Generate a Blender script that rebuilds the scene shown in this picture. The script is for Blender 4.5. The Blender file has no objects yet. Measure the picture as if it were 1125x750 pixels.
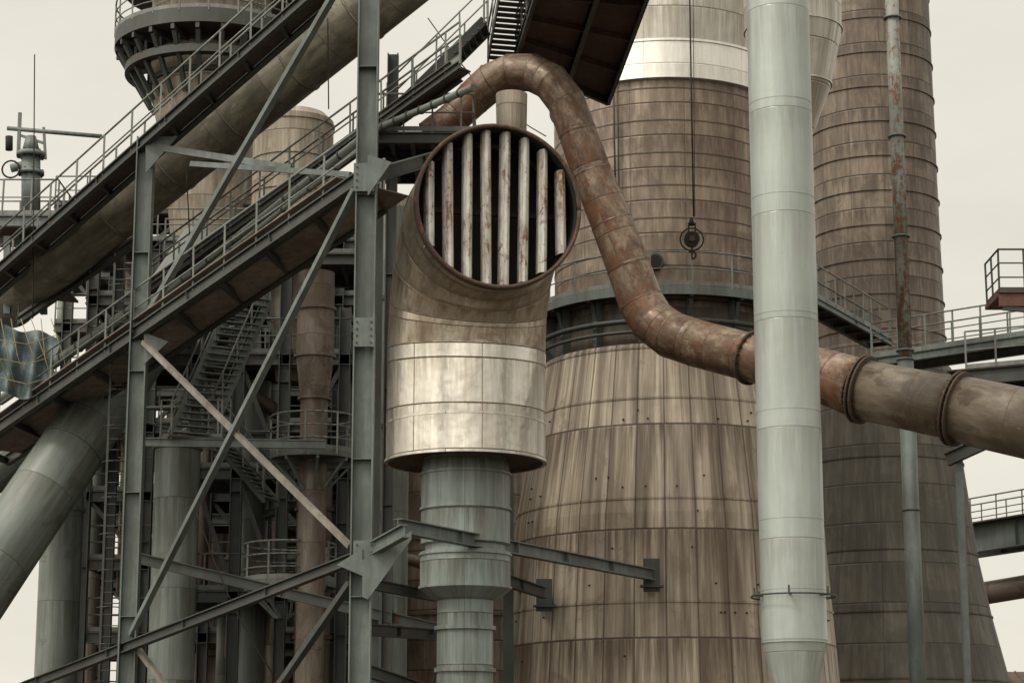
import bpy, math, random
from mathutils import Vector, Matrix
random.seed(7)
S=bpy.context.scene
F=2400.0; PITCH=math.radians(12); CAMZ=1.7
# ---------- survey helper : turns measured bearings + a chosen distance into world metres
def P(px,py,Y):
    u=(px-562.5)/F; v=(375-py)/F
    d=Vector((u, math.cos(PITCH)-v*math.sin(PITCH), math.sin(PITCH)+v*math.cos(PITCH)))
    s=Y/d.y
    return Vector((d.x*s, Y, CAMZ+d.z*s))
def Zat(py,Y): return P(562,py,Y).z
def Xat(px,py,Y): return P(px,py,Y).x
def RM(pr,py,Y):
    z=Zat(py,Y)-CAMZ
    return pr/F*(Y*math.cos(PITCH)+z*math.sin(PITCH))
UP=Vector((0,0,1))
# ---------- mesh builder
class MB:
    def __init__(s): s.v=[];s.f=[];s.uv=[];s.m=[];s.sm=[]
    def face(s,idx,uv=None,m=0,sm=False):
        s.f.append(tuple(idx)); s.uv.append(uv or [(0,0)]*len(idx)); s.m.append(m); s.sm.append(sm)
    def box(s,a,b,w,h,m=0,up=UP):
        a=Vector(a);b=Vector(b);d=(b-a)
        if d.length<1e-6:return
        d.normalize()
        if abs(d.dot(up))>.999: up=Vector((0,1,0))
        x=d.cross(up).normalized(); y=x.cross(d).normalized()
        i=len(s.v)
        for p in (a,b):
            for sx,sy in((-1,-1),(1,-1),(1,1),(-1,1)):
                s.v.append(p+x*(sx*w/2)+y*(sy*h/2))
        for q in((0,3,2,1),(4,5,6,7),(0,1,5,4),(1,2,6,5),(2,3,7,6),(3,0,4,7)):
            s.face([i+k for k in q],m=m)
    def ibeam(s,a,b,w,h,m=0,up=UP,t=.03):
        a=Vector(a);b=Vector(b);d=(b-a).normalized()
        if abs(d.dot(up))>.999: up=Vector((0,1,0))
        x=d.cross(up).normalized(); y=x.cross(d).normalized()
        o=y*(h/2-t/2)
        s.box(a+o,b+o,w,t,m,up); s.box(a-o,b-o,w,t,m,up)
        s.box(a,b,t*.8,h-2*t-.001,m,up)
        L=(b-a).length; n=int(L/3.1)
        for k in range(1,n):
            p=a+d*(L*k/n)
            s.box(p-d*.008,p+d*.008,w*.92,h-2*t-.002,m,up)
    def ring(s,c,x,y,r,n):
        i=len(s.v)
        for k in range(n):
            t=2*math.pi*k/n
            s.v.append(c+x*(r*math.cos(t))+y*(r*math.sin(t)))
        return i
    def seg(s,i,j,n,v0,v1,m,sm=True):
        for k in range(n):
            k2=(k+1)%n
            s.face([i+k,i+k2,j+k2,j+k],[(k/n,v0),((k+1)/n,v0),((k+1)/n,v1),(k/n,v1)],m,sm)
    def tube(s,pts,r,n=24,m=0,cap=True,split=True):
        pts=[Vector(p) for p in pts]; N=len(pts)
        if not hasattr(r,'__len__'): r=[r]*N
        ml=m if hasattr(m,'__len__') else [m]*N
        T=[]
        for k in range(N):
            if k==0:t=pts[1]-pts[0]
            elif k==N-1:t=pts[-1]-pts[-2]
            else:t=(pts[k+1]-pts[k]).normalized()+(pts[k]-pts[k-1]).normalized()
            T.append(t.normalized())
        ref=UP if abs(T[0].z)<.9 else Vector((0,1,0))
        x=T[0].cross(ref).normalized()
        v=0; fr=[]
        for k in range(N):
            x=(x-T[k]*x.dot(T[k])).normalized()
            fr.append((x.copy(),T[k].cross(x).normalized()))
        prev=None
        for k in range(N-1):
            L=(pts[k+1]-pts[k]).length
            i=prev if (prev is not None and not split) else s.ring(pts[k],*fr[k],r[k],n)
            j=s.ring(pts[k+1],*fr[k+1],r[k+1],n)
            s.seg(i,j,n,v,v+L,ml[k]); v+=L; prev=j
            if k==0 and cap: s.face([i+q for q in range(n)][::-1],m=ml[0])
            if k==N-2 and cap: s.face([j+q for q in range(n)],m=ml[0])
        return fr
    def lathe(s,c,prof,n=64,m=0,cap=False,mats=None):
        for k in range(len(prof)-1):
            z0,r0=prof[k];z1,r1=prof[k+1]
            i=s.ring(Vector((c[0],c[1],z0)),Vector((1,0,0)),Vector((0,1,0)),r0,n)
            j=s.ring(Vector((c[0],c[1],z1)),Vector((1,0,0)),Vector((0,1,0)),r1,n)
            vv=(z0,z1) if abs(z1-z0)>.02 else (r0,r1)
            s.seg(i,j,n,vv[0],vv[1],mats[k] if mats else m)
    def band(s,c,z,r,h=.05,t=.03,n=64,m=0):
        s.lathe(c,[(z-h/2,r-.02),(z-h/2,r+t),(z+h/2,r+t),(z+h/2,r-.02)],n,m)
    def collar(s,p,d,r,w,m=0,n=28,bolts=0,mb=0):
        p=Vector(p);d=Vector(d).normalized()
        s.tube([p-d*w/2,p+d*w/2],r,n,m)
        if bolts:
            ref=UP if abs(d.z)<.9 else Vector((0,1,0))
            x=d.cross(ref).normalized();y=d.cross(x)
            for k in range(bolts):
                t=2*math.pi*k/bolts
                q=p+(x*math.cos(t)+y*math.sin(t))*(r-.05)
                s.tube([q-d*(w/2+.05),q+d*(w/2+.05)],.025,6,mb)
    def rail(s,pts,h=1.1,sp=1.3,r=.024,m=0,toe=True,mids=(.5,)):
        r*=1.15
        pts=[Vector(p) for p in pts]
        for k in range(len(pts)-1):
            a,b=pts[k],pts[k+1]
            s.tube([a+UP*h,b+UP*h],r,6,m,cap=True)
            for q in mids: s.tube([a+UP*h*q,b+UP*h*q],r*.75,6,m)
            if toe: s.box(a+UP*.08,b+UP*.08,.012,.14,m)
        acc=0;nxt=0
        for k in range(len(pts)-1):
            a,b=pts[k],pts[k+1];L=(b-a).length
            while nxt<=acc+L+1e-6:
                p=a.lerp(b,max(0,min(1,(nxt-acc)/L)))
                lean=Vector((random.uniform(-.02,.02),random.uniform(-.02,.02),0))
                s.box(p-UP*.1,p+UP*h+lean,.05,.05,m); nxt+=sp
            acc+=L
        e=pts[-1]; s.box(e-UP*.1,e+UP*h,.05,.05,m)
    def stairs(s,a,b,wv,n=None,m=0,rails=True,mr=None):
        a=Vector(a);b=Vector(b);wv=Vector(wv)
        n=n or max(4,int((b-a).z/.21))
        for o in(Vector((0,0,0)),wv):
            s.box(a+o,b+o,.04,.26,m)
            if rails:
                s.rail([a+o,b+o],1.0,1.1,.024,m if mr is None else mr,toe=False)
        for k in range(n):
            p=a.lerp(b,(k+.5)/n)
            s.box(p,p+wv,.27,.035,m)
    def ladder(s,a,b,w=.45,m=0,ax=Vector((1,0,0))):
        a=Vector(a);b=Vector(b)
        s.box(a,b,.06,.04,m); s.box(a+ax*w,b+ax*w,.06,.04,m)
        L=(b-a).length;n=int(L/.3)
        for k in range(n):
            p=a.lerp(b,(k+.5)/n); s.tube([p,p+ax*w],.015,5,m)
    def build(s,name,mats,sharp=False):
        me=bpy.data.meshes.new(name); me.from_pydata([tuple(v) for v in s.v],[],s.f)
        uvl=me.uv_layers.new(name="UVMap")
        flat=[]
        for u in s.uv:
            for q in u: flat.extend(q)
        uvl.data.foreach_set("uv",flat)
        for mt in mats: me.materials.append(mt)
        me.polygons.foreach_set("material_index",s.m)
        me.polygons.foreach_set("use_smooth",s.sm)
        me.update()
        o=bpy.data.objects.new(name,me); S.collection.objects.link(o); return o
# ---------- materials
class NT:
    def __init__(s,name):
        s.mat=bpy.data.materials.new(name); s.mat.use_nodes=True
        s.t=s.mat.node_tree; s.b=s.t.nodes['Principled BSDF']
    def L(s,a,b): s.t.links.new(a,b)
    def n(s,t): return s.t.nodes.new(t)
    def _in(s,sock,v):
        if isinstance(v,(int,float)): sock.default_value=v
        elif isinstance(v,(tuple,list)): sock.default_value=tuple(v)+((1,) if len(v)==3 and len(sock.default_value)==4 else ())
        else: s.L(v,sock)
    def math(s,op,a,b=0.0,clamp=False):
        q=s.n('ShaderNodeMath'); q.operation=op; q.use_clamp=clamp
        s._in(q.inputs[0],a); s._in(q.inputs[1],b); return q.outputs[0]
    def mix(s,f,a,b,bt='MIX'):
        q=s.n('ShaderNodeMix'); q.data_type='RGBA'; q.blend_type=bt
        s._in(q.inputs[0],f); s._in(q.inputs[6],a); s._in(q.inputs[7],b); return q.outputs[2]
    def noise(s,vec,sc,det=6,rough=.6,dist=0):
        q=s.n('ShaderNodeTexNoise'); s.L(vec,q.inputs['Vector'])
        q.inputs['Scale'].default_value=sc;q.inputs['Detail'].default_value=det
        q.inputs['Roughness'].default_value=rough;q.inputs['Distortion'].default_value=dist
        return q.outputs[0]
    def rng(s,f,lo,hi,a=0.0,b=1.0):
        q=s.n('ShaderNodeMapRange'); q.clamp=True; s._in(q.inputs[0],f)
        q.inputs[1].default_value=lo;q.inputs[2].default_value=hi;q.inputs[3].default_value=a;q.inputs[4].default_value=b
        return q.outputs[0]
    def xyz(s,x,y,z=0.0):
        q=s.n('ShaderNodeCombineXYZ'); s._in(q.inputs[0],x);s._in(q.inputs[1],y);s._in(q.inputs[2],z); return q.outputs[0]
    def obj(s): return s.n('ShaderNodeTexCoord').outputs['Object']
    def sep(s,v):
        q=s.n('ShaderNodeSeparateXYZ'); s.L(v,q.inputs[0]); return q.outputs
    def scale(s,v,sc):
        q=s.n('ShaderNodeMapping'); s.L(v,q.inputs[0]); q.inputs['Scale'].default_value=sc; return q.outputs[0]
    def bump(s,h,st=.4,d=.02):
        q=s.n('ShaderNodeBump'); q.inputs['Strength'].default_value=st;q.inputs['Distance'].default_value=d
        s.L(h,q.inputs['Height']); s.L(q.outputs[0],s.b.inputs['Normal'])
    def fin(s,col,rough,metal=0.0):
        s._in(s.b.inputs['Base Color'],col);s._in(s.b.inputs['Roughness'],rough);s._in(s.b.inputs['Metallic'],metal)
        return s.mat
RUST_D=(.042,.02,.011); RUST_L=(.155,.066,.03)
def mul(c,k): return tuple(x*k for x in c)
def steel(name,col,rust=.35,rough=.55,grime=.6):
    n=NT(name);o=n.obj()
    big=n.noise(o,.5,3); fine=n.noise(o,6,4,.7); st=n.noise(n.scale(o,(2.5,2.5,.35)),1.6,5,.7)
    c=n.mix(n.rng(big,.35,.65),mul(col,1.25),mul(col,.68))
    c=n.mix(n.rng(st,.42,.7,0,grime),c,(col[0]*.34,col[1]*.27,col[2]*.24))
    c=n.mix(n.rng(fine,.4,.8,0,.45),c,mul(col,.45))
    rn=n.math('ADD',n.math('MULTIPLY',st,.5),n.math('MULTIPLY',fine,.5))
    rm=n.rng(rn,.66-rust*.22,.72-rust*.2)
    c=n.mix(rm,c,n.mix(n.rng(fine,.4,.6),RUST_D,RUST_L))
    return n.fin(c,n.rng(rm,0,1,rough,.9))
def clad(name,c1,c2,row,cols,stagger=0.0,circ=20,seam=(.03,.02,.015),sw=.03,streak=.6,stainc=(.08,.055,.04),rough=.6,metal=0.0,rust=.2,vs=.12,lo=.42,tint=.9,drip=.6,bumpst=.5,vseam=.6,hseam=.9,wash=.35,bigd=.55,hi=.26,patch=0.0,blotch=None,dent=1.6):
    n=NT(name); uv=n.n('ShaderNodeTexCoord').outputs['UV']; o=n.obj(); u,v,_=n.sep(uv)
    y=n.math('DIVIDE',v,row); ry=n.math('FLOOR',y)
    par=n.math('MULTIPLY',n.math('MODULO',ry,2.0),stagger)
    x=n.math('ADD',n.math('MULTIPLY',u,float(cols)),par); cx=n.math('FLOOR',x)
    wn=n.n('ShaderNodeTexWhiteNoise'); wn.noise_dimensions='2D'; n.L(n.xyz(cx,ry),wn.inputs['Vector'])
    rnd=wn.outputs['Value']
    fx=n.math('FRACT',x); fy=n.math('FRACT',y)
    cell=circ/cols
    ex=n.math('MULTIPLY',n.math('MINIMUM',fx,n.math('SUBTRACT',1.0,fx)),cell)
    ey=n.math('MULTIPLY',n.math('MINIMUM',fy,n.math('SUBTRACT',1.0,fy)),row)
    smx=n.rng(ex,sw*.1,sw*.7,vseam,0); smy=n.rng(ey,sw*.15,sw*.9,hseam,0)
    sm=n.math('MAXIMUM',smx,smy)
    sv=n.xyz(n.math('MULTIPLY',u,circ),n.math('MULTIPLY',v,vs),n.math('MULTIPLY',rnd,.5))
    s1=n.noise(sv,1.5,6,.68); s2=n.noise(sv,5.5,4,.7)
    big=n.noise(o,.3,4,.65,.6); fine=n.noise(o,7,4,.7)
    c=n.mix(n.rng(rnd,.0,1.0,.5-tint/2,.5+tint/2),c1,c2)
    if patch: c=n.mix(n.rng(rnd,.80,.83,0,patch),c,mul(c1,.5))
    c=n.mix(n.rng(big,.36,.64,0,bigd),c,mul(c1,.55))
    c=n.mix(n.rng(s2,.52,.3,0,wash),c,mul(c2,1.3))
    c=n.mix(n.rng(s1,lo,lo+hi,0,streak),c,stainc)
    c=n.mix(n.rng(s2,.5,.72,0,streak*.75),c,mul(stainc,1.2))
    dr=n.math('MULTIPLY',n.rng(fy,.45,1.0),n.rng(s2,.35,.6,0,drip))
    c=n.mix(dr,c,stainc)
    if blotch:
        for (bc,sc,th,am) in blotch:
            c=n.mix(n.rng(n.noise(o,sc,7,.68,.8),th,th+.05,0,am),c,bc)
    rm=n.rng(n.math('ADD',n.math('MULTIPLY',s1,.55),n.math('MULTIPLY',fine,.45)),.68-rust*.2,.74-rust*.2,0,.9)
    c=n.mix(rm,c,n.mix(n.rng(fine,.4,.6),RUST_D,RUST_L))
    c=n.mix(sm,c,seam)
    h=n.math('ADD',n.math('MULTIPLY',sm,-1.0),n.math('MULTIPLY',n.noise(o,.9,3,.55),dent))
    n.bump(h,bumpst,.03)
    r=n.math('ADD',n.rng(s1,.3,.7,rough-.08,rough+.2),n.math('MULTIPLY',rm,.3),True)
    mt=n.math('MULTIPLY',metal,n.math('SUBTRACT',1.0,n.math('MAXIMUM',rm,n.rng(s1,lo,lo+hi,0,streak*.8))),True) if metal else 0.0
    return n.fin(c,r,mt)
def plain(name,col,rough=.8,var=.4,sc=3):
    n=NT(name);o=n.obj();a=n.noise(o,sc,6,.7)
    return n.fin(n.mix(n.rng(a,.3,.7),mul(col,1+var),mul(col,1-var)),rough)

m_steel=steel('painted_steel',(.122,.147,.138),.24)
m_steel_d=steel('shade_darkened_steel',(.040,.046,.042),.38)  # dark steel, colour lowered further to deepen shadow in the left structure
m_steel_r=steel('rusty_steel',(.19,.18,.15),.4,.7)
m_rail=steel('rail_paint',(.165,.18,.165),.25)
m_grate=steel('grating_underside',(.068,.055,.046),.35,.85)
m_dark=plain('sooty_metal_and_shade',(.012,.010,.008),.9)  # near-black metal, also used as painted shade inside the duct
m_rust=steel('bare_rust',(.07,.046,.034),.6,.85)
m_lpipe=clad('pale_grey_paint',(.31,.345,.32),(.36,.39,.365),2.55,1,0,4.4,(.13,.135,.115),.018,.3,(.18,.18,.15),.32,.15,.03,.06,.46,.5,.4,.3,.5,.75,.25,.4)
m_gpipe=clad('green_grey_pipe_paint',(.135,.16,.145),(.18,.205,.185),2.6,1,0,5,(.05,.053,.043),.02,.65,(.055,.05,.037),.42,0,.28,.07,.43,.7,.5,.3,.3,blotch=[((.06,.052,.038),.9,.58,.45)])
m_olive=clad('weathered_gas_main',(.165,.15,.11),(.23,.212,.158),2.2,1,0,5.6,(.045,.038,.028),.02,.8,(.04,.035,.024),.5,0,.15,.25,.39,.7,.3,.3,.2,blotch=[((.055,.047,.033),.8,.52,.5)])
m_twr_low=clad('stove_cladding_planks',(.37,.305,.232),(.61,.54,.435),3.35,34,0,31,(.05,.034,.024),.055,.9,(.088,.06,.04),.46,.35,.1,.035,.41,1.0,.95,.45,.85,.9,.45,.5,.25,.35,blotch=[((.14,.10,.07),.55,.57,.45)])
m_twr_up=clad('stove_cladding_panels',(.225,.172,.132),(.345,.28,.215),1.1,13,0,25,(.05,.035,.024),.045,.8,(.08,.054,.038),.46,.35,.18,.14,.42,1.0,.8,.45,.55,.9,.3,.6,.25,.5,[((.10,.07,.05),.6,.55,.5)])
m_white=clad('bright_aluminium_cladding',(.68,.66,.62),(.84,.82,.77),1.5,14,0,27,(.3,.26,.2),.03,.2,(.33,.28,.21),.3,.6,0,.08,.5,.8,.2,.4,.4,.5,.2,.3)
m_silver=clad('grey_aluminium_cladding',(.44,.415,.37),(.60,.575,.52),1.25,14,0,27,(.17,.14,.10),.03,.65,(.2,.16,.115),.3,.7,0,.06,.44,1.0,.5,.4,.5)
m_rt=clad('old_tower_panels',(.165,.126,.095),(.255,.202,.155),1.35,12,0,17,(.03,.022,.016),.05,.8,(.052,.036,.026),.48,.2,.15,.14,.42,1.0,.8,.4,.45,.9,.35,.6,.25,.5,[((.07,.05,.037),.5,.55,.5)])
m_rtl=clad('old_tower_dark_panels',(.078,.066,.05),(.13,.112,.085),1.5,14,0,22,(.022,.018,.013),.05,.8,(.032,.027,.019),.5,.1,.08,.1,.41,1.0,.7,.4,.5,.85,.35,.55,.25,.5,[((.035,.033,.024),.4,.54,.5)])
m_alu=clad('duct_aluminium_cladding',(.62,.58,.51),(.74,.705,.64),1.25,7,0,13,(.14,.10,.065),.025,.45,(.26,.20,.14),.3,.95,.02,.08,.47,.8,.45,.6,.8,.95,.3,.35,dent=3.2,blotch=[((.40,.35,.28),1.3,.58,.35)])
m_alu2=clad('stained_aluminium_cladding',(.52,.46,.37),(.66,.60,.505),1.25,3,0,13,(.12,.08,.045),.022,.8,(.17,.11,.065),.32,.9,.16,.12,.40,.6,.5,.6,.5,.9,.35,.5,dent=3,blotch=[((.22,.15,.09),1.1,.56,.5)])
m_teal=clad('faded_teal_duct',(.195,.24,.228),(.255,.30,.285),1.3,4,0,7.5,(.07,.065,.05),.024,.75,(.08,.072,.056),.4,0,.36,.07,.41,.8,.8,.4,.6,.85,.35,.6)
m_rpipe=clad('rust_streaked_pipe',(.175,.115,.075),(.34,.265,.195),1.05,1,0,3.6,(.05,.03,.02),.02,.85,(.07,.036,.021),.42,.2,.8,.5,.40,.9,.6,.5,.15,.8,.55,.6,.2,0,[((.16,.062,.028),.8,.53,.7),((.045,.026,.018),1.1,.57,.75),((.40,.35,.28),2.2,.63,.5)])
m_rpipe2=clad('rust_brown_main',(.13,.108,.078),(.20,.168,.125),1.6,1,0,4.6,(.04,.028,.02),.02,.85,(.06,.04,.025),.4,.1,.5,.3,.40,.8,.6,.5,.1,.4,.35,.6,.25,0,[((.05,.032,.022),.9,.53,.65),((.46,.44,.38),1.6,.655,.85)])
m_hop=clad('grey_brown_hopper',(.14,.115,.09),(.21,.175,.14),1.5,1,0,3.6,(.05,.03,.02),.02,.8,(.07,.045,.032),.5,.1,.4,.2,.42,.8,.5,.4,.1,.6,blotch=[((.06,.04,.03),1,.54,.6)])
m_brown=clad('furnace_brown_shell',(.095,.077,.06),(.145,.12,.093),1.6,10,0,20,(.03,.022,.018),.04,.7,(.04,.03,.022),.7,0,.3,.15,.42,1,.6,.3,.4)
m_beige=clad('beige_vessel_cladding',(.25,.213,.165),(.35,.305,.24),1.5,8,0,16,(.07,.05,.035),.03,.7,(.10,.075,.05),.55,.1,.12,.12,.43,1,.6,.3,.45,blotch=[((.12,.09,.065),.7,.55,.45)])
m_slat=clad('flaking_pale_paint',(.42,.415,.385),(.56,.55,.51),9,1,0,1.2,(.3,.2,.1),.001,.75,(.17,.11,.07),.48,.1,.68,.45,.44,.6,0,.2,0,0,blotch=[((.12,.055,.03),3.2,.58,.8)])

# =============== RIGHT PALE PIPE
mb=MB(); Y=50; x=Xat(864,375,Y); r=RM(35,375,Y); c=(x,Y)
zt=Zat(-60,Y); z1=Zat(703,Y); z2=Zat(765,Y)
mb.lathe(c,[(0,r*.5),(z2,r*.5),(z2+.01,r*.62),(z1,r),(zt,r)],48,0)
for py in(105,210,340,447,567,645,703): mb.band(c,Zat(py,Y-r),r,.025,.007,48,0)
zc=Zat(655,Y); rr=RM(46,655,Y)
pts=[Vector((x+rr*math.cos(t*math.pi/18),Y+rr*math.sin(t*math.pi/18),zc)) for t in range(37)]
mb.tube(pts,.022,6,1)
for k in range(6):
    t=k*math.pi/3+.3; d=Vector((math.cos(t),math.sin(t),0))
    q=Vector((x,Y,zc)); mb.box(q+d*(r-.02),q+d*(rr+.05),.03,.05,1); mb.box(q+d*rr-UP*.02,q+d*rr+UP*.18,.04,.04,1)
mb.build('vent_pipe',[m_lpipe,m_steel_d])

# =============== MAIN STOVE TOWER
Y=72; X=Xat(732,400,Y); c=(X,Y); fr=67.5
zr=Zat(318,67.4); ru=RM(120,200,Y); rring=RM(145,320,Y); zsh=Zat(372,67.4)
zw=Zat(84,68); ztop=Zat(-70,68)
rl0=RM(135,380,Y)
zm=Zat(470,67); zn=Zat(560,66.7); zb=Zat(745,66.4)
rlm=RM(153,470,Y); rln=RM(169,560,Y); rl1=RM(184,745,Y)
LP=[(zb,rl1),(zn,rln),(zm,rlm),(zsh-.02,rl0)]
def rlow(z):
    for (za,ra),(zc_,rc_) in zip(LP[:-1],LP[1:]):
        if z<=zc_: return ra+(rc_-ra)*(z-za)/(zc_-za)
    return rl0
mb=MB()
mb.lathe(c,[(0,rl1+.3)]+LP+[(zsh,rl0-.35)],96,0)
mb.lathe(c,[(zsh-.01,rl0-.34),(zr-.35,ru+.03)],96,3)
mb.lathe(c,[(zr-.4,ru),(zw,ru)],96,1)
mb.lathe(c,[(zw,ru),(zw+.02,ru+.16),(Zat(42,68),ru+.16),(Zat(40,68),ru+.05),(ztop,ru+.25),(ztop+4,ru+.25)],96,2,mats=[2,2,6,6,6])
for py in(373,431,545,660): 
    z=Zat(py,66.8); mb.band(c,z,rlow(z),.07,.03,96,0)
for k in range(9): mb.band(c,zr+.4+k*1.1,ru,.04,.015,96,3)
mb.band(c,Zat(42,68),ru+.12,.08,.08,96,2)
q=Vector((X-.14*ru,Y-.985*ru,Zat(286,68)))
mb.tube([q+Vector((0,.3,0)),q+Vector((-.05,-.25,0))],.26,20,4); 
q=q+Vector((-.05,-.255,0)); mb.tube([q,q-Vector((0,.02,0))],.2,16,5)
for k in range(46):
    t=-math.pi/2+random.uniform(-1.3,1.3); z=random.choice([Zat(p,66.8) for p in(445,455,520,532,560,600,640,672,720)])
    d=Vector((math.cos(t),math.sin(t),0)); q=Vector((X,Y,z))+d*rlow(z)
    mb.box(q-d*.05,q+d*.05,.045,.045,5)
for dz,rr in((.9,.09),(1.25,.06)):
    R=rl0-.02+.15
    pts=[Vector((X+R*math.cos(math.radians(a)),Y+R*math.sin(math.radians(a)),zr-dz)) for a in range(180,361,6)]
    mb.tube(pts,rr,8,4,split=False)
for a,rr in((-118,.03),(-116,.02)):
    d=Vector((math.cos(math.radians(a)),math.sin(math.radians(a)),0))
    mb.tube([Vector((X,Y,zr+.2))+d*(ru+.08),Vector((X,Y,ztop))+d*(ru+.3)],rr,6,4)
mb.build('stove_tower',[m_twr_low,m_twr_up,m_white,m_brown,m_steel_d,m_dark,m_silver])
# ring gallery
mb=MB()
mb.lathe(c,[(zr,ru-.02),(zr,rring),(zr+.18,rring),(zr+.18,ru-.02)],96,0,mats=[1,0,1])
mb.band(c,zr+.0,rring-.02,.22,.04,96,0)
pts=[Vector((X+rring*math.cos(math.radians(a)),Y+rring*math.sin(math.radians(a)),zr+.18)) for a in range(0,361,8)]
mb.rail(pts,1.1,1.35,.024,3)
for k in range(16):
    t=math.radians(22.5*k+7); d=Vector((math.cos(t),math.sin(t),0)); q=Vector((X,Y,zr-.06))
    mb.ibeam(q+d*(ru-.1),q+d*(rring-.03),.13,.2,2)
    mb.box(q+d*(rring-.3)-UP*.1,q+d*(ru+.1)-UP*1.35,.14,.14,2)
    mb.box(q+d*(ru+.2)-UP*1.5,q+d*(ru+.2),.16,.3,0,up=d)
mb.build('ring_gallery',[m_steel,m_grate,m_steel_d,m_rail])
mb=MB()
A=P(872,334,69.5); A.z=zr+.0; B=Vector((Xat(955,375,76),76,zr)); w=Vector((.7,-.45,0))
for o in(Vector((0,0,0)),w): mb.ibeam(A+o,B+o,.12,.22,0); mb.rail([A+o+UP*.13,B+o+UP*.13],1.1,.9,.024,2)
for k in range(7):
    p=A.lerp(B,k/6); mb.ibeam(p,p+w,.1,.14,1)
mb.box((A+A+w)/2+UP*.14,(B+B+w)/2+UP*.14,.8,.03,1)
mb.build('link_walkway',[m_steel,m_grate,m_rail])

# =============== OLD TOWER right
Y=84; X2=Xat(963,300,Y); c2=(X2,Y)
r1=RM(128,745,Y)
mb=MB()
zk=Zat(385,81.5)
mb.lathe(c2,[(Zat(395,81.5),RM(75,390,Y)),(zk+.4,RM(72,385,Y)),(Zat(190,81.5),RM(69,190,Y)),(Zat(-80,81.5),RM(66,-50,Y))],80,0)
LQ=[(0,r1+1.2),(Zat(745,80),r1),(Zat(670,80),RM(111,670,Y)),(Zat(600,80),RM(98,600,Y)),(Zat(500,81),RM(86,500,Y)),(Zat(395,81.5),RM(77,395,Y))]
mb.lathe(c2,LQ,80,1)
for py in range(-20,385,38):
    z=Zat(py,81.5); mb.band(c2,z,RM(66.3+ (py+50)*(6.5/440.),py,Y),.05,.03,80,0)
for (za,ra) in LQ[1:-1]: mb.band(c2,za,ra,.06,.04,80,1)
mb.build('stove_tower',[m_rt,m_rtl])

mb=MB(); Y=62; X3=Xat(872,60,Y); zz=[(Zat(165,Y),.3),(Zat(145,Y),RM(20,150,Y)),(Zat(95,Y),RM(40,95,Y)),(Zat(35,Y),RM(53,35,Y)),(Zat(-60,Y),RM(55,0,Y)),(Zat(-110,Y),RM(52,0,Y))]
mb.lathe((X3,Y),[(0,.3),(Zat(175,Y),.3)]+zz,64,0)
for z,r in zz[2:4]: mb.band((X3,Y),z,r,.05,.03,64,0)
mb.build('tapered_hopper',[m_silver])

# =============== CENTRAL AIR DUCT
Y=56; V0=P(512,440,Y); Xd=V0.x; R=RM(87,420,Y)
zbot=Zat(506,Y); zv=Zat(385,Y)
C=P(547,227,52.4); hd=Vector((C.x-Xd,C.y-Y,0)); Ld=hd.length; hd.normalize()
ar=C.z-zv
pts=[Vector((Xd,Y,zbot)),Vector((Xd,Y,zv))]
ns=4
for k in range(1,ns+1):
    a=math.pi/2*k/ns
    pts.append(Vector((Xd,Y,zv))+hd*(ar*(1-math.cos(a)))+UP*(ar*math.sin(a)))
pts.append(Vector((C.x,C.y,C.z)))
mb=MB()
mb.tube(pts,R,72,[0]+[6]*6,cap=False)
for k in range(1,len(pts)-1):
    t=((pts[k+1]-pts[k]).normalized()+(pts[k]-pts[k-1]).normalized()).normalized()
    mb.tube([pts[k]-t*.025,pts[k]+t*.025],R+.015,72,6,cap=False)
for py in(452,): mb.band((Xd,Y),Zat(py,Y-R),R,.05,.012,72,0)
mb.lathe((Xd,Y),[(zbot,R),(zbot-.02,R+.04),(zbot-.08,R+.04),(zbot-.08,R-.06),(zbot+.02,R-.2),(zbot+.06,.9)],72,0,mats=[0,0,0,1,1])
n_=hd.copy(); side=Vector((-hd.y,hd.x,0)); side=-side if side.x<0 else side
Cf=C.copy()
mb.tube([Cf-n_*2.2,Cf+n_*.05],R-.06,72,3,cap=False)  # lining coloured near black for the shade inside the duct
mb.tube([Cf-n_*1.5,Cf-n_*1.48],R-.08,48,3,cap=True)  # dark backing disc added to stand for the deep shade behind the slats
i0=Cf+n_*.02
mb.tube([i0-n_*.12,i0+n_*.06],R+.05,72,1,cap=False)
rp=[]
for k in range(73):
    t=2*math.pi*k/72; rp.append(i0+n_*.06+(side*math.cos(t)+UP*math.sin(t))*(R+.0))
mb.tube(rp,.055,8,1,split=False)
nb=8
for k in range(nb):
    s_=-1.68+k*(3.36/(nb-1)); hh=math.sqrt(max(.1,(R-.07)**2-s_**2))
    q=Cf-n_*.12+side*s_
    wd=.11
    prof=[(-wd,-.26),(-wd,-.04),(-wd*.6,.05),(0,.08),(wd*.6,.05),(wd,-.04),(wd,-.26)]
    rot=math.radians(-6+random.uniform(-4,4))
    lean=random.uniform(-.02,.02)
    def pt(a,b,z): 
        aa=a*math.cos(rot)-b*math.sin(rot); bb=a*math.sin(rot)+b*math.cos(rot)
        return q+side*(aa+lean*z)+n_*bb+UP*z
    base=len(mb.v)
    for z in (-hh,hh):
        for a,b in prof: mb.v.append(pt(a,b,z))
    m_=len(prof)
    for j in range(m_-1):
        mb.face([base+j,base+j+1,base+m_+j+1,base+m_+j],[(j/6+k*.37,0+k*3),((j+1)/6+k*.37,0+k*3),((j+1)/6+k*.37,2*hh+k*3),(j/6+k*.37,2*hh+k*3)],4)
mb.box(Cf-n_*.7-side*(R-.1),Cf-n_*.7+side*(R-.1),.1,.12,3)
Yd=Y
r49=RM(49,550,Y); r31=RM(31,700,Y)
cd=(Xd,Y)
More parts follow.
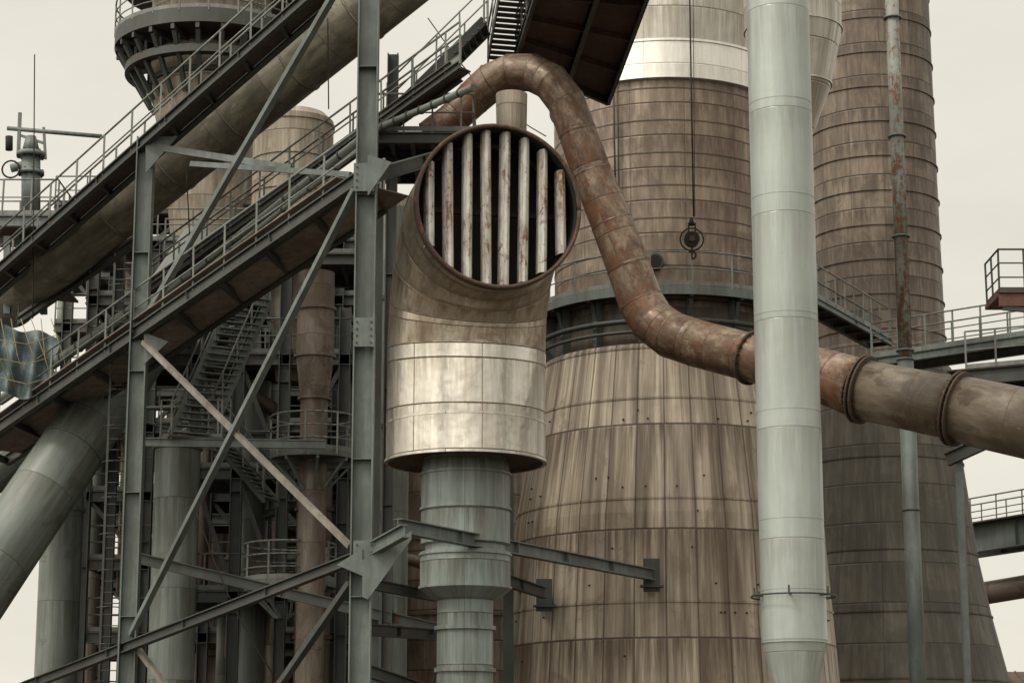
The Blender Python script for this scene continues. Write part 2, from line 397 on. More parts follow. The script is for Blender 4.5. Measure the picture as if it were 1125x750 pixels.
mb.lathe(cd,[(zbot+.05,r49*.93),(Zat(512,Y),r49*.97),(Zat(520,Y),r49),(Zat(598,Y),r49),(Zat(600,Y),r49*.9),(Zat(606,Y),r49*.9),(Zat(607,Y),r49*1.01),(Zat(648,Y),r49*1.01),(Zat(658,Y),r49*.72),(Zat(660,Y),r31),(0,r31)],64,5)
for py,rr in((522,r49),(560,r49),(610,r49*1.01),(646,r49*1.01)): mb.band(cd,Zat(py,Y),rr,.06,.04,64,5)
for py in(690,736): mb.band(cd,Zat(py,Y),r31,.1,.07,48,5)
mb.build('air_intake_duct',[m_alu,m_rust,m_rust,m_dark,m_slat,m_teal,m_alu2])

mb=MB(); mb.tube([P(562,175,58),P(562,104,58)],[.40,.44],24,0); mb.build('stub_pipe',[m_beige])

# =============== RUSTY SWAN-NECK PIPE
path=[(470,150,61,17),(497,131,61,18),(520,108,61,20),(540,90,60.8,21),(562,80,60.5,21),(585,80,60.3,21),(605,90,60,21),(622,112,60,21),(634,145,60,21),(650,190,60,22),(672,245,60,23),(690,292,60,24),(704,332,60,25),(717,353,59.9,25.5),(738,368,59.5,26),(765,377,59,26),(826,393,57.5,26.5),(905,413,56,30),(948,428,55,33)]
mb=MB()
pp=[P(a,b,y) for a,b,y,r in path]; rr=[RM(r,b,y) for a,b,y,r in path]
mb.tube(pp,rr,40,0)
for k in range(1,len(pp)-2):
    t=((pp[k+1]-pp[k]).normalized()+(pp[k]-pp[k-1]).normalized()).normalized()
    mb.tube([pp[k]-t*.02,pp[k]+t*.02],rr[k]+.01,40,0,cap=False)
e0=P(948,428,55);e1=P(1052,449,53.6);e2=P(1180,476,52)
mb.tube([e0,e1],[RM(33,430,55),RM(35,450,53.6)],44,1)
mb.tube([e1,e2],[RM(37,450,53.6),RM(40,470,52)],44,1)
d=(e1-e0).normalized()
for q,r in((e0,RM(38,430,55)),(e1,RM(42,450,53.6))):
    mb.collar(q-d*.06,d,r,.05,2,36,26,3); mb.collar(q+d*.06,d,r,.05,2,36)
mb.collar(pp[-3],(pp[-2]-pp[-3]),rr[-3]+.1,.06,2,32,20,3)
mb.build('hot_gas_pipe',[m_rpipe,m_rpipe2,m_rust,m_dark])

# =============== HOIST CABLE and hook
mb=MB()
a=P(757,-40,65.5);b=P(762,238,65.5)
mb.tube([a,Vector((b.x,b.y,b.z))],.026,6,0)
mb.tube([a+Vector((.12,0,0)),b+Vector((.04,0,0))],.012,5,0)
cc=P(760,263,65.5)
mb.tube([cc+Vector((0,.09,0)),cc-Vector((0,.09,0))],.24,24,0)
mb.tube([cc+Vector((0,.13,0)),cc-Vector((0,.13,0))],.09,12,1)
ringp=[cc+Vector((.36*math.cos(t*math.pi/12),0,.36*math.sin(t*math.pi/12))) for t in range(25)]
mb.tube(ringp,.025,6,0,split=False)
for s_ in(-1,1): mb.box(cc+Vector((.1*s_,-.13,.5)),cc+Vector((.1*s_,-.13,-.1)),.05,.03,0)
mb.tube([cc+UP*.7,cc+UP*.45],[.05,.1],10,0)
hk=[cc+Vector((0,0,-.24)),cc+Vector((0,0,-.4))]+[cc+Vector((.12*math.sin(t*.5)-.0,0,-.5-.12*math.cos(t*.5)+.0)) for t in range(0,9)]
mb.tube(hk,.03,8,0,split=False)
mb.build('hoist_hook_block',[m_dark,m_rust])

# =============== THIN PIPE right
mb=MB(); Y=66; Xp=Xat(994,375,Y)
mb.tube([Vector((Xp,Y,0)),Vector((Xp,Y,Zat(395,Y)))],RM(9,500,Y),20,0)
mb.tube([Vector((Xp,Y,Zat(395,Y))),Vector((Xp,Y,Zat(-60,Y)))],RM(7.5,200,Y),20,1)
for py in(20,150,260,385,395,560): mb.collar(Vector((Xp,Y,Zat(py,Y))),UP,RM(10,py,Y),.06,0,16)
mb.build('downpipe',[m_steel,steel('flaking_pipe_paint',(.2,.21,.19),.8)])

# =============== RIGHT WALKWAYS
mb=MB()
A=P(958,398,70);B=Vector((P(1150,398,66).x,66,A.z)); off=Vector((.3,1.6,0))
for o in(Vector((0,0,0)),off): mb.ibeam(A+o,B+o,.16,.28,0); mb.rail([A+o+UP*.15,B+o+UP*.15],1.15,1.0,.024,3)
mb.box((A+A+off)/2+UP*.12,(B+B+off)/2+UP*.12,1.5,.04,1)
q0=P(1062,415,64);q1=Vector((q0.x+4,62,q0.z))
mb.ibeam(q0,q1,.2,.45,2); mb.ibeam(q0+Vector((0,2.5,0)),q1+Vector((0,2.5,0)),.2,.45,2)
mb.box(q0+Vector((0,1.3,.24)),q1+Vector((0,1.3,.24)),2.6,.04,1)
mb.rail([q0+UP*.26,q1+UP*.26],1.15,.9,.024,3)
mb.ibeam(P(1040,505,66),P(1150,455,64),.2,.4,2)
mb.box(Vector((P(1052,500,66).x,66,0)),P(1052,480,66),.2,.2,0)
mb.build('access_walkway',[m_steel,m_grate,m_steel_d,m_rail])
mb=MB()
q=P(1096,322,60); L=3.0
mb.box(q+Vector((0,.8,-.05)),q+Vector((L,.8,-.05)),1.8,.1,1)
mb.ibeam(q+Vector((0,-.1,-.2)),q+Vector((L,-.1,-.2)),.16,.42,1)
mb.box(q+Vector((.1,-.1,-.45)),q+Vector((L,-.1,-.75)),.1,.12,2)
mb.box(q+Vector((.95,.5,0)),Vector((q.x+.95,q.y+.5,0)),.2,.2,2)
mb.rail([q+Vector((.05,1.6,0)),q+Vector((.05,-.1,0)),q+Vector((L,-.1,0))],1.25,.8,.026,0,mids=(.35,.68))
mb.build('small_platform',[m_steel_d,steel('red_oxide_paint',(.12,.04,.028),.4),m_steel_d])
mb=MB()
A=P(1040,597,96);B=P(1200,570,90);B.z=A.z+.25
mb.ibeam(A,B,.35,1.15,0); mb.ibeam(A+Vector((0,3,0)),B+Vector((0,3,0)),.35,1.15,0)
mb.box((A+UP*.6+Vector((0,1.5,0))),(B+UP*.6+Vector((0,1.5,0))),3,.06,1)
mb.rail([A+UP*.6,B+UP*.6],1.2,1.4,.03,0)
mb.rail([A+UP*.6+Vector((0,3,0)),B+UP*.6+Vector((0,3,0))],1.2,1.4,.03,0)
for p in(A.lerp(B,.95),): mb.box(Vector((p.x,p.y,0)),p,.5,.5,0)
mb.build('pipe_bridge',[m_steel,m_grate])
mb=MB(); mb.tube([P(1030,660,98),P(1220,628,92)],.5,24,0); 
p=P(1215,630,92.2); mb.box(Vector((p.x,p.y,0)),p,.4,.4,0)
mb.build('overhead_pipe',[m_hop])
mb=MB(); A=P(1082,732,110); 
def roof(mb,A,w,dp,h,m0,m1):
    x0,x1=A.x,A.x+w;y0=A.y;z=A.z-h
    i=len(mb.v)
    mb.v+= [Vector(q) for q in((x0,y0,0),(x1,y0,0),(x1,y0+dp,0),(x0,y0+dp,0),(x0,y0,z),(x1,y0,z),(x1,y0+dp,z),(x0,y0+dp,z),(x0-.3,y0-.3,z-.1),(x1,y0-.3,z-.1),(x1,y0+dp/2,z+h),(x0-.3,y0+dp/2,z+h),(x0-.3,y0+dp+.3,z-.1),(x1,y0+dp+.3,z-.1))]
    for q in((0,1,5,4),(1,2,6,5),(2,3,7,6),(3,0,4,7)): mb.face([i+k for k in q],m=m0)
    for q in((8,9,10,11),(11,10,13,12)): mb.face([i+k for k in q],m=m1)
    for q in((4,11,7),): mb.face([i+k for k in q],m=m0)
    for k in range(int(w/.6)): mb.box((x0+k*.6,y0-.28,z-.06),(x0+k*.6,y0+dp/2,z+h+.03),.06,.05,m1)
roof(mb,A,20,8,1.3,0,1)
mb.build('shed',[m_brown,m_rust])

# =============== LEFT STEEL FRAME + SKIP BRIDGE
def Yf(px): return 58-7*(px-150)/250.
def Q(px,py,off=0): return P(px,py,Yf(px)+off)
mb=MB()
def hcol(mb,px,py,ztop_py,w,Y=None,m=0):
    Y=Y or Yf(px); x=Xat(px,py,Y); mb.ibeam(Vector((x,Y,0)),Vector((x,Y,Zat(ztop_py,Y))),w,w*1.05,m,up=Vector((1,0,0)),t=.035)
    return x,Y
hcol(mb,152,400,152,.44); hcol(mb,400,400,-60,.48)
hcol(mb,128,400,262,.26,64,1); hcol(mb,428,400,60,.3,60,1)
for py in(195,365,610):
    q=P(400,py,50.68); mb.box(q-Vector((0,.02,.35)),q+Vector((0,-.02,.35)),.5,.03,0,up=Vector((0,1,0)))
    for a in(-.17,.17):
        for b in(-.25,-.08,.08,.25): mb.box(q+Vector((a,-.03,b)),q+Vector((a,-.07,b)),.035,.035,1)
mb.box(Q(368,-8),Q(163,345),.17,.14,0)
mb.box(Q(390,208,-.3),Q(144,697,-.3),.17,.12,0)
mb.box(Q(158,376,-.1),Q(385,600,-.1),.15,.12,2)
mb.box(Q(385,640,-.1),Q(295,770,-.1),.18,.14,1)
mb.box(Q(142,700,-.1),Q(210,790,-.1),.16,.12,2)
mb.box(Q(160,160,.2),Q(320,185,2.5),.12,.18,0)
mb.box(Q(210,180,1),Q(385,192,1.2),.1,.14,0)
mb.ibeam(Q(-30,776),Q(392,612),.2,.26,1)
mb.ibeam(Q(392,612),Q(445,583),.2,.32,0)
b0=P(437,577,51.2);b1=P(716,631,66.0)
mb.ibeam(b0,b1,.26,.34,0)
mb.ibeam(Q(140,610,2),P(480,690,60),.2,.3,1)
mb.ibeam(P(402,640,53),P(480,655,58),.2,.26,1)
mb.ibeam(P(510,622,56.5),P(598,651,67.3),.2,.34,1)
mb.ibeam(P(388,690,54),P(520,700,64),.2,.3,1)
mb.ibeam(P(400,735,53),P(560,790,64),.2,.3,1)
for q in(b1,P(598,653,67.6)):
    mb.box(q-UP*.5+Vector((0,.1,0)),q+UP*.5+Vector((0,.1,0)),.5,.1,1,up=Vector((0,1,0)))
    mb.box(q-Vector((.35,0,.35)),q+Vector((.35,0,-.35)),.3,.06,1)
    mb.box(q+Vector((0,.1,-.1)),q+Vector((0,1.2,-.1)),.3,.5,1)
def plate(mb,pts,th,m):
    i=len(mb.v)
    for o in(0,th):
        for p in pts: mb.v.append(p+Vector((0,o,0)))
    n=len(pts)
    mb.face(range(i,i+n),m=m); mb.face(range(i+2*n-1,i+n-1,-1),m=m)
    for k in range(n): mb.face([i+k,i+(k+1)%n,i+n+(k+1)%n,i+n+k],m=m)
plate(mb,[P(398,615,50.6),P(452,583,50.6),P(452,592,50.6),P(404,658,50.6),P(398,655,50.6)],.04,0)
plate(mb,[P(398,602,50.6),P(370,620,50.6),P(398,632,50.6)],.04,0)
plate(mb,[P(404,170,50.6),P(430,178,50.6),P(404,215,50.6)],.04,0)
plate(mb,[P(158,365,57.6),P(185,375,57.6),P(158,400,57.6)],.04,0)
plate(mb,[P(160,150,57.6),P(195,150,57.6),P(160,190,57.6)],.04,0)
mb.build('steel_support_frame',[m_steel,m_steel_d,m_steel_r])
m_under=steel('weathered_bounce_lit_deck',(.20,.17,.145),.2,.85)  # weathered deck, colour lightened in place of missing light from the ground
def bridge(name,a,b,back,h=.42,step=1.25,under=2):
    mb=MB(); L=(b-a).length
    for o in(Vector((0,0,0)),back): mb.ibeam(a+o,b+o,.18,h,0,t=.04)
    n=int(L/step)
    for k in range(n+1):
        p=a.lerp(b,k/n); mb.ibeam(p-UP*.02,p+back-UP*.02,.1,.2,1,t=.02)
    for f in(.33,.66): mb.box(a+back*f+UP*.13,b+back*f+UP*.13,.08,.1,1)
    mb.box((a+a+back)/2+UP*(h/2-.03),(b+b+back)/2+UP*(h/2-.03),back.length-.3,.03,under)
    u=UP*(h/2)
    mb.rail([a+u,b+u],1.1,1.35,.026,3,toe=False); mb.rail([a+back+u,b+back+u],1.1,1.35,.026,3)
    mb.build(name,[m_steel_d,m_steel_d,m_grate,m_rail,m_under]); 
bridge('skip_bridge',Q(-30,322,.3),Q(350,-14,.3),Vector((.15,1.1,0)),.3,1.6)
bridge('inclined_walkway',Q(-30,490,.35),Q(397,194,.35),Vector((.4,2.7,0)),.34,1.9,4)
mb=MB()
a=Q(160,322,5.5);b=Q(505,72,5.5+3)
mb.ibeam(a,b,.16,.22,0); mb.ibeam(a+Vector((0,1,0)),b+Vector((0,1,0)),.16,.22,0)
mb.box(a+Vector((0,.5,.14)),b+Vector((0,.5,.14)),1.0,.03,1)
mb.rail([a+UP*.15,b+UP*.15],1.1,1.2,.026,2); mb.rail([a+Vector((0,1,.15)),b+Vector((0,1,.15))],1.1,1.2,.026,2)
a=Q(20,350,4);b=Q(150,262,4)
mb.rail([a,b],1.1,1.2,.026,2); mb.ibeam(a-UP*.1,b-UP*.1,.16,.24,0)
mb.build('service_gallery',[m_steel_d,m_grate,m_rail])
mb=MB()
for px0,py0,px1,py1,o,r in((150,348,405,146,4.8,.11),(150,356,400,160,4.6,.07),(0,440,160,330,5,.16),(395,150,520,96,7.5,.1)):
    mb.tube([Q(px0,py0,o),Q(px1,py1,o)],r,12,0)
    a=Q(px0,py0,o);b=Q(px1,py1,o)
    for k in range(1,9): mb.collar(a.lerp(b,k/9),b-a,r+.03,.05,1,12)
mb.build('service_pipes',[m_gpipe,m_steel_d])

# gas main
mb=MB()
pl=[P(10,330,69),P(24,310,66.5),P(40,297,64.5),P(62,281,63.2)]+[ (P(62,281,63.2)).lerp(P(470,-46,56.5),k/6) for k in range(1,7)]
mb.tube(pl,[.92]*len(pl),48,0)
for k in(4,5,6,7,8):
    t=(pl[-1]-pl[4]).normalized(); mb.collar(pl[k],t,.945,.06,0,40)
mb.build('gas_main',[m_olive])
mb=MB(); a=P(-60,700,60);b=P(228,272,66)
mb.tube([a,a.lerp(b,.33),a.lerp(b,.66),b],[.98,.96,.92,.9],40,0)
mb.collar(a.lerp(b,.45),b-a,.975,.06,0,40)
mb.build('downcomer_pipe',[m_gpipe])
mb=MB(); a=P(-60,560,68);b=P(180,360,74)
mb.tube([a,b],[.72,.7],36,0); mb.build('downcomer_pipe',[m_gpipe])

def vcyl(name,px,py,Y,pr,pt,pb=None,mats=(m_gpipe,m_steel),bands=(),n=32):
    mb=MB(); x=Xat(px,py,Y); r=RM(pr,py,Y); z1=Zat(pt,Y); z0=0 if pb is None else Zat(pb,Y)
    mb.lathe((x,Y),[(z0,.01),(z0+.001,r),(z1,r),(z1+.001,.01)],n,0)
    for p in bands: mb.band((x,Y),Zat(p,Y),r,.12,.07,n,1)
    return mb.build(name,list(mats))
vcyl('support_pipe',192,600,63,25,482,bands=(492,))
vcyl('support_pipe',65,650,67,23,545,bands=(560,))
vcyl('support_pipe',276,600,68,18,420,bands=(540,))
vcyl('support_pipe',345,600,66,20,520,mats=(m_brown,m_rust),bands=(560,640,700))
vcyl('support_pipe',100,650,78,9,500,mats=(m_brown,m_rust))
vcyl('support_pipe',432,400,66,18,230,mats=(m_gpipe,m_steel_d),bands=(330,470))
vcyl('brown_stove_vessel',240,680,76,34,590,mats=(m_twr_low,m_rust))
vcyl('brown_stove_vessel',500,600,84,88,235,mats=(m_twr_up,m_brown),bands=(520,600,680))
mb=MB(); Y=67; x=Xat(322,170,Y); r=RM(44,170,Y)
mb.lathe((x,Y),[(Zat(420,Y),r*.3),(Zat(330,Y),r*.5),(Zat(250,Y),r),(Zat(135,Y),r),(Zat(127,Y),r*.8),(Zat(122,Y),.05)],48,0)
for py in(140,178,215): mb.band((x,Y),Zat(py,Y),r,.07,.04,48,0)
mb.build('storage_drum',[m_beige])
mb=MB(); Y=62; x=Xat(346,400,Y); c=(x,Y)
k=lambda p:RM(p,400,Y)
mb.lathe(c,[(0,k(15)),(Zat(505,Y),k(15)),(Zat(440,Y),k(15)),(Zat(392,Y),k(21)),(Zat(300,Y),k(20)),(Zat(298,Y),.02)],32,0)
for py,pr in((392,21),(438,16),(340,20.5),(505,17)): mb.band(c,Zat(py,Y),k(pr),.08,.06,32,0)
def ringplat(mb,c,z,r,ri,m0,m1,m2,ang=(0,360)):
    mb.lathe(c,[(z,ri),(z,r),(z+.14,r),(z+.14,ri)],40,m0,mats=[m1,m0,m1])
    pts=[Vector((c[0]+r*math.cos(math.radians(a)),c[1]+r*math.sin(math.radians(a)),z+.14)) for a in range(ang[0],ang[1]+1,12)]
    mb.rail(pts,1.1,.95,.026,m2,mids=(.33,.66))
    for q in range(8):
        t=q*math.pi/4+.2; d=Vector((math.cos(t),math.sin(t),0)); o=Vector((c[0],c[1],z-.05))
        mb.box(o+d*ri,o+d*(r-.02),.08,.1,m0); mb.box(o+d*(r-.1),o+d*ri-UP*.8,.07,.07,m0)
ringplat(mb,c,Zat(506,Y),k(47),k(15),1,2,3); 
ringplat(mb,(x-.7,Y+1),Zat(642,Y),k(50),k(15),1,2,3)
mb.build('hopper',[m_hop,m_steel,m_grate,m_rail])
mb=MB(); Y=88; x=Xat(300,400,Y); c=(x,Y)
mb.lathe(c,[(0,5.2),(Zat(640,Y),5.2),(Zat(560,Y),4.3),(Zat(330,Y),3.4),(Zat(200,Y),3.0),(Zat(195,Y),.5)],64,0)
for py in(640,600,560,500,440,380,320): mb.band(c,Zat(py,Y),4.3 if py>500 else 3.8,.25,.35,64,1)
mb.build('blast_furnace',[m_brown,m_steel_d])
mb=MB(); Y=80; x=Xat(232,40,Y); c=(x,Y); k=lambda p:RM(p,40,Y)
mb.lathe(c,[(Zat(330,Y),k(30)),(Zat(190,Y),k(45)),(Zat(120,Y),k(60)),(Zat(75,Y),k(64)),(Zat(-60,Y),k(66))],64,0)
for py in(95,62): mb.band(c,Zat(py,Y),k(62),.2,.12,64,1)
z=Zat(30,Y-3)
mb.lathe(c,[(z,k(64)),(z,k(104)),(z+.55,k(104)),(z+.55,k(64))],64,1,mats=[2,1,2])
mb.lathe(c,[(z-1.0,k(80)),(z-1.0,k(92)),(z-.7,k(92)),(z-.7,k(80)),(z-1.,k(80))],64,1)
for q in range(24):
    t=q*math.pi/12; d=Vector((math.cos(t),math.sin(t),0)); o=Vector((x,Y,z-.12))
    mb.box(o+d*k(64),o+d*k(103),.14,.2,1); mb.box(o+d*k(98)-UP*.1,o+d*k(64)-UP*2.1,.16,.16,1)
    mb.box(o+d*k(86)-UP*.9,o+d*k(86)-UP*.0,.1,.1,1)
pts=[Vector((x+k(104)*math.cos(math.radians(a)),Y+k(104)*math.sin(math.radians(a)),z+.55)) for a in range(0,361,9)]
mb.rail(pts,1.2,1.1,.028,3,mids=(.33,.66))
z3=z+2.4
mb.lathe(c,[(z3,k(66)),(z3,k(98)),(z3+.3,k(98)),(z3+.3,k(66))],64,1,mats=[2,1,2])
mb.build('furnace_top_vessel',[m_beige,m_steel_d,m_grate,m_rail])

# stairs
mb=MB()
mb.stairs(P(188,478,59.5),P(258,322,61),Vector((.95,.55,0)),22,0,mr=2)
mb.stairs(P(222,468,60.5),P(290,548,63),Vector((.3,1.0,0)),14,0,mr=2)
q=P(180,482,60); mb.box(q,q+Vector((1.6,.6,0)),1.3,.06,1); mb.rail([q+Vector((-.1,0,0)),q+Vector((1.6,0,0))],1.1,.8,.024,2)
mb.ibeam(q-Vector((.6,.4,.15)),q+Vector((4.5,0,-.15)),.12,.24,0)
mb.build('staircase',[m_steel,m_grate,m_rail])
mb=MB()
mb.stairs(P(425,128,60),P(532,22,61),Vector((.1,1.0,0)),16,0,mr=2)
mb.stairs(P(536,66,62),P(553,-30,59),Vector((.85,0.2,0)),16,0,mr=2)
mb.build('staircase',[m_steel_d,m_grate,m_rail])
mb=MB()
z=Zat(152,58.5); x0=P(408,150,58.5).x; x1=P(520,150,58.5).x
for yy in(58.5,60.2,62.5): mb.ibeam(Vector((x0,yy,z)),Vector((x1,yy,z)),.16,.3,0)
for k_ in range(6):
    xx=x0+(x1-x0)*k_/5; mb.ibeam(Vector((xx,58.5,z-.02)),Vector((xx,62.5,z-.02)),.12,.24,0)
mb.box(Vector((x0,60.5,z+.18)),Vector((x1,60.5,z+.18)),4.0,.04,1)
mb.rail([Vector((x0,62.4,z+.2)),Vector((x0,58.5,z+.2)),Vector((x1,58.5,z+.2)),Vector((x1,62.4,z+.2))],1.1,.8,.026,2)
for xx in(x0+.1,x1-.1): mb.box(Vector((xx,60.5,0)),Vector((xx,60.5,z)),.28,.28,0)
mb.ibeam(P(404,195,52),Vector((x1,58.5,z-.25)),.18,.35,0)
mb.build('landing_platform',[m_steel_d,m_grate,m_rail])
mb=MB()
z=P(668,108,66).z
def atz(px,py):
    for_=P(px,py,1); s=(z-CAMZ)/(for_.z-CAMZ); return Vector((for_.x*s,s,z))
cs=[atz(668,107),atz(566,62),atz(596,-35),atz(722,-40)]
i=len(mb.v)
for o in(0,.12):
    for p in cs: mb.v.append(p+UP*o)
mb.face([i,i+1,i+2,i+3],m=1);mb.face([i+7,i+6,i+5,i+4],m=1)
for k_ in range(4): mb.face([i+k_,i+(k_+1)%4,i+4+(k_+1)%4,i+4+k_],m=0)
for k_ in range(4): mb.ibeam(cs[k_]-UP*.1,cs[(k_+1)%4]-UP*.1,.12,.34,0)
for k_ in range(1,4):
    mb.ibeam(cs[0].lerp(cs[3],k_/4)-UP*.1,cs[1].lerp(cs[2],k_/4)-UP*.1,.1,.16,1)
mb.ibeam(cs[0].lerp(cs[1],.45)-UP*.12,cs[3].lerp(cs[2],.45)-UP*.12,.14,.3,0)
mb.rail([cs[3]+UP*.12,cs[0]+UP*.12,cs[1]+UP*.12,cs[2]+UP*.12],1.1,1.2,.024,0)
p=cs[1]+Vector((.3,-.3,0)); mb.box(Vector((p.x-.5,p.y+2,0)),p+Vector((-.5,2,0)),.3,.3,0)
mb.build('charging_platform',[m_steel_d,steel('platform_plate_underside',(.085,.05,.042),.5,.9)])

m_rail_b=steel('shaded_background_rail',(.11,.12,.11),.3)  # rail paint copied darker, shade of the furnace frames put into its colour
def clutter(name,x0,x1,Y,levels,cols,m=0,seed=1,railon=True,top=220):
    random.seed(seed); mb=MB()
    for px in cols:
        xx=Xat(px,450,Y); mb.ibeam(Vector((xx,Y,0)),Vector((xx,Y,Zat(top+random.randint(-30,60),Y))),.35,.35,0,up=Vector((1,0,0)))
    for py in levels:
        z=Zat(py,Y); a=Vector((Xat(x0,py,Y),Y,z));b=Vector((Xat(x1,py,Y),Y,z)); o=Vector((0,3,0))
        mb.ibeam(a,b,.2,.35,0); mb.ibeam(a+o,b+o,.2,.35,0)
        mb.box((a+o/2)+UP*.2,(b+o/2)+UP*.2,3,.04,1)
        n=int((b-a).length/1.6)
        for k_ in range(n+1): p=a.lerp(b,k_/n); mb.ibeam(p,p+o,.1,.2,0)
        if railon: mb.rail([a+UP*.2,b+UP*.2],1.1,1.2,.026,2)
    for k_ in range(len(levels)-1):
        for c_ in range(len(cols)-1):
            if random.random()<.5:
                a=Vector((Xat(cols[c_],450,Y),Y+.1,Zat(levels[k_],Y)));b=Vector((Xat(cols[c_+1],450,Y),Y+.1,Zat(levels[k_+1],Y)))
                if random.random()<.5: a.x,b.x=b.x,a.x
                mb.box(a,b,.14,.14,0)
    for k_ in range(18):
        px=random.uniform(x0,x1); py=random.uniform(levels[0],levels[-1]); yy=Y+random.uniform(.5,2.5)
        p=P(px,py,yy); r=random.uniform(.06,.28); L=random.uniform(2,8)
        if random.random()<.55: mb.tube([p,p-UP*min(L,p.z)],r,14,random.choice((3,4,5)))
        else: mb.tube([p,p+Vector((random.choice((-1,1))*L*.5,0,0)),p+Vector((random.choice((-1,1))*L*.5,0,-2))],r,14,random.choice((3,4,5)))
    for k_ in range(8):
        lv=random.choice(levels); px=random.uniform(x0+10,x1-10)
        p=P(px,lv,Y+.6); p.z=Zat(lv,Y)+.22
        w_=random.uniform(.4,.9); h_=random.uniform(.7,1.5); mb.box(p,p+UP*h_,w_,.4,random.choice((0,5,1)),up=Vector((0,1,0)))
        mb.box(p+Vector((0,0,h_)),p+Vector((0,0,h_+.05)),w_+.1,.5,1,up=Vector((0,1,0)))
    mb.build(name,[m_steel_d,m_grate,m_rail_b,m_gpipe,m_hop,m_beige])
clutter('furnace_frame',95,430,72,[270,330,400,470,545,620,700],[98,165,230,300,370,428],seed=3)
clutter('furnace_frame',180,440,66,[285,395,520,655],[215,262,312,378],seed=5,top=280)
clutter('furnace_frame',60,430,80,[230,300,360,430,500,570,640,715],[70,120,205,280,350,410],seed=9,top=230)

mb=MB(); Y=60; xx=Xat(118,500,Y); mb.ladder(Vector((xx,Y,0)),Vector((xx,Y,Zat(290,Y))),.5,0)
for k_ in range(14):
    z=3.0+k_*1.0
    pts=[Vector((xx+.25+.38*math.cos(math.radians(a)),Y-.38*math.sin(math.radians(a))*1.3,z)) for a in range(0,181,30)]
    mb.tube(pts,.015,5,0)
mb.build('caged_ladder',[m_steel_d])

mb=MB()
A=P(-30,243,66);B=Vector((P(62,243,66).x,66,A.z)); o=Vector((0,2.5,0))
mb.ibeam(A,B,.2,.35,0); mb.ibeam(A+o,B+o,.2,.35,0); mb.box(A+o/2+UP*.2,B+o/2+UP*.2,2.4,.04,1)
mb.rail([A+UP*.2,B+UP*.2,B+o+UP*.2],1.15,.9,.024,2)
mb.rail([A+o+UP*.2,B+o+UP*.2],1.15,.9,.024,2)
A2=P(-30,302,66);B2=Vector((P(70,300,66).x,66,A2.z-.3)); mb.ibeam(A2,B2,.2,.4,0); mb.box(A2+o/2,B2+o/2,2.4,.06,1)
for px in(8,48): mb.box(P(px,345,66.3),P(px,260,66.3),.2,.2,0)
mb.box(P(10,330,66),P(60,250,66),.12,.12,0)
mb.build('valve_platform',[m_steel,m_grate,m_rail])
mb=MB()
p=P(34,240,67); mb.tube([p,P(34,168,67)],.3,20,0); mb.collar(P(34,190,67),UP,.42,.12,0,20,10,1); mb.collar(P(34,170,67),UP,.46,.14,0,20,10,1)
mb.tube([P(34,168,67),P(34,150,67)],[.3,.16],16,0)
mb.tube([P(8,141,67),P(112,150,67)],.07,10,0)
mb.box(P(22,124,67),P(20,172,67),.1,.1,0); mb.box(P(48,140,67),P(50,175,67),.08,.08,0)
mb.box(P(20,148,67),P(50,158,67),.06,.08,0)
mb.tube([P(10,150,67),P(10,165,67)],.12,12,1); mb.tube([P(12,185,67),P(34,180,67)],.14,14,0)
wp=[P(12,186,66.6)+Vector((.28*math.cos(t*math.pi/8),0,.28*math.sin(t*math.pi/8))) for t in range(17)]
mb.tube(wp,.03,6,1)
mb.build('gas_valve',[m_steel,m_dark])
# tarpaulin draped over a rail
mb=MB(); nx,nz=40,24
random.seed(11)
for j in range(nz+1):
    for i_ in range(nx+1):
        px=-25+i_*(86/nx)+ (4*math.sin(j*.5) if i_==nx else 0); py=354+j*(74/nz)+2.5*math.sin(i_*.35)+ (i_*.35)
        yy=61.2+.10*math.sin(i_*.55+j*.12)*(1+j/nz)+.06*math.sin(i_*.23-j*.5)+random.uniform(-.012,.012)
        mb.v.append(P(px,py,yy))
for j in range(nz):
    for i_ in range(nx):
        a=j*(nx+1)+i_; mb.face([a,a+1,a+nx+2,a+nx+1],m=0,sm=True)
for k_ in range(7):
    a=P(-10+k_*11,350,60.8); b=P(14+k_*10+random.uniform(-6,6),432+random.uniform(-12,6),60.8)
    mid=(a+b)/2+Vector((random.uniform(-.15,.15),-.1,-.1)); mb.tube([a,mid,b],.012,5,1)
for k_ in range(3):
    mb.tube([P(-10,372+k_*20,60.8),P(30,378+k_*22,60.7),P(62,368+k_*22,60.8)],.012,5,1)
mb.build('tarpaulin',[plain('blue_grey_tarp',(.07,.098,.105),.55,.5,4.2),plain('yellow_rope',(.2,.165,.085),.8,.2)])
mb=MB()
for (a,b,sg) in((P(38,60,62),P(36,350,62),0),(P(360,20,55),P(361,120,55),0),(P(205,190,60),P(212,340,61),0),(P(215,560,58),P(300,740,58),.4),(P(470,20,62),P(600,150,62),.5)):
    pts=[a.lerp(b,k_/8)-UP*sg*math.sin(math.pi*k_/8) for k_ in range(9)]
    mb.tube(pts,.018,5,0)
mb.build('cable',[m_dark])

# =============== GROUND
me=bpy.data.meshes.new('ground'); me.from_pydata([(-3000,-3000,0),(3000,-3000,0),(3000,3000,0),(-3000,3000,0)],[],[(0,1,2,3)])
g=bpy.data.objects.new('ground',me); S.collection.objects.link(g); me.materials.append(plain('gravel_yard',(.07,.057,.043),.95,.35,.6))

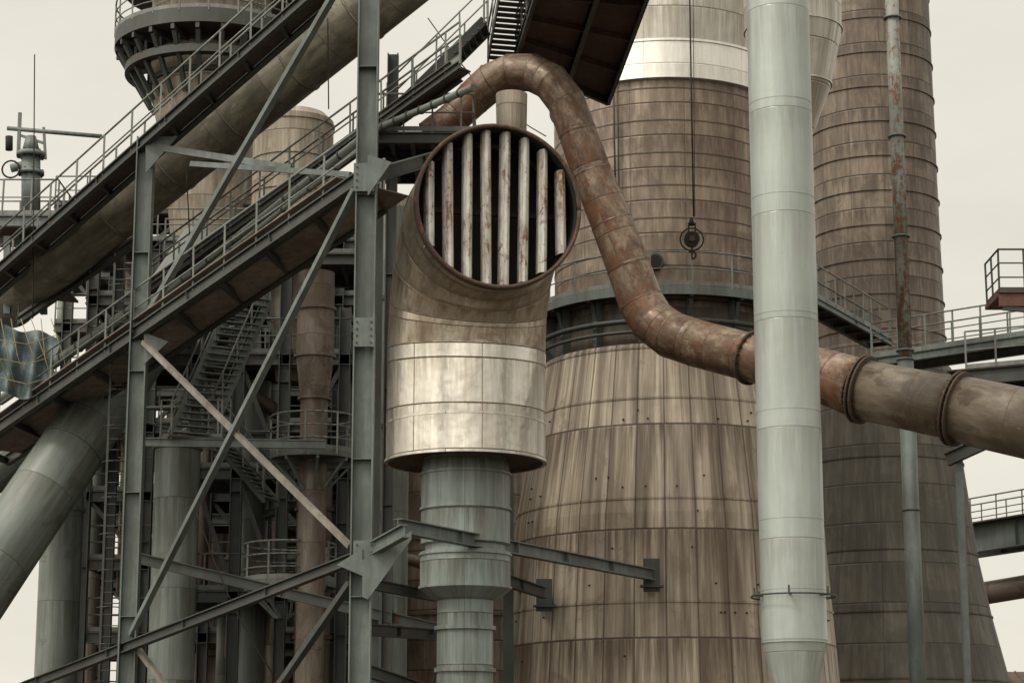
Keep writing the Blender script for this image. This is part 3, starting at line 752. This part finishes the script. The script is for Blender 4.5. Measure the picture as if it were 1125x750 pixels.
# =============== LIGHT
w=bpy.data.worlds.new("World"); S.world=w; w.use_nodes=True; nt=w.node_tree
bg=nt.nodes['Background']; sky=nt.nodes.new('ShaderNodeTexSky'); sky.sky_type='NISHITA'; sky.sun_disc=False
el=math.radians(50); az=math.radians(228)
dv=Vector((math.sin(az)*math.cos(el),math.cos(az)*math.cos(el),math.sin(el)))
sky.sun_elevation=el; sky.sun_rotation=az; sky.dust_density=4; sky.air_density=1
tc=nt.nodes.new('ShaderNodeTexCoord'); nz_=nt.nodes.new('ShaderNodeTexNoise'); nz_.inputs['Scale'].default_value=3.5; nz_.inputs['Detail'].default_value=5
mp=nt.nodes.new('ShaderNodeMapping'); mp.inputs['Scale'].default_value=(1,1,3.2)
nt.links.new(tc.outputs['Generated'],mp.inputs[0]); nt.links.new(mp.outputs[0],nz_.inputs['Vector'])
rp_=nt.nodes.new('ShaderNodeValToRGB'); rp_.color_ramp.elements[0].position=.3; rp_.color_ramp.elements[1].position=.7
rp_.color_ramp.elements[0].color=(8.7,8.3,7.2,1); rp_.color_ramp.elements[1].color=(10.4,9.9,8.6,1)
nt.links.new(nz_.outputs[0],rp_.inputs[0])
dp=nt.nodes.new('ShaderNodeVectorMath'); dp.operation='DOT_PRODUCT'; dp.inputs[1].default_value=tuple(dv)
nt.links.new(tc.outputs['Generated'],dp.inputs[0])
mr=nt.nodes.new('ShaderNodeMapRange'); mr.interpolation_type='SMOOTHSTEP'; nt.links.new(dp.outputs['Value'],mr.inputs[0])
mr.inputs[1].default_value=.3; mr.inputs[2].default_value=1; mr.inputs[3].default_value=.9; mr.inputs[4].default_value=2.8
vm=nt.nodes.new('ShaderNodeVectorMath'); vm.operation='SCALE'; nt.links.new(rp_.outputs[0],vm.inputs[0]); nt.links.new(mr.outputs[0],vm.inputs['Scale'])
mx=nt.nodes.new('ShaderNodeMix'); mx.data_type='RGBA'; mx.inputs[0].default_value=.95
nt.links.new(sky.outputs[0],mx.inputs[6]); nt.links.new(vm.outputs[0],mx.inputs[7]); nt.links.new(mx.outputs[2],bg.inputs[0])
bg.inputs[1].default_value=.1
ld=bpy.data.lights.new('sun','SUN'); ld.energy=1.5; ld.angle=math.radians(10); ld.color=(1,.93,.82)
lo=bpy.data.objects.new('sun',ld); S.collection.objects.link(lo)
lo.rotation_euler=dv.to_track_quat('Z','Y').to_euler(); lo.location=(0,0,60)
# =============== CAMERA
cd_=bpy.data.cameras.new('camera'); cd_.sensor_width=36; cd_.lens=36*F/1125.; cd_.clip_end=6000; cd_.clip_start=.5
co=bpy.data.objects.new('camera',cd_); S.collection.objects.link(co); co.location=(0,0,CAMZ); co.rotation_euler=(math.radians(90)+PITCH,0,0)
S.camera=co
S.view_settings.view_transform='Standard'; S.view_settings.look='None'; S.view_settings.exposure=0
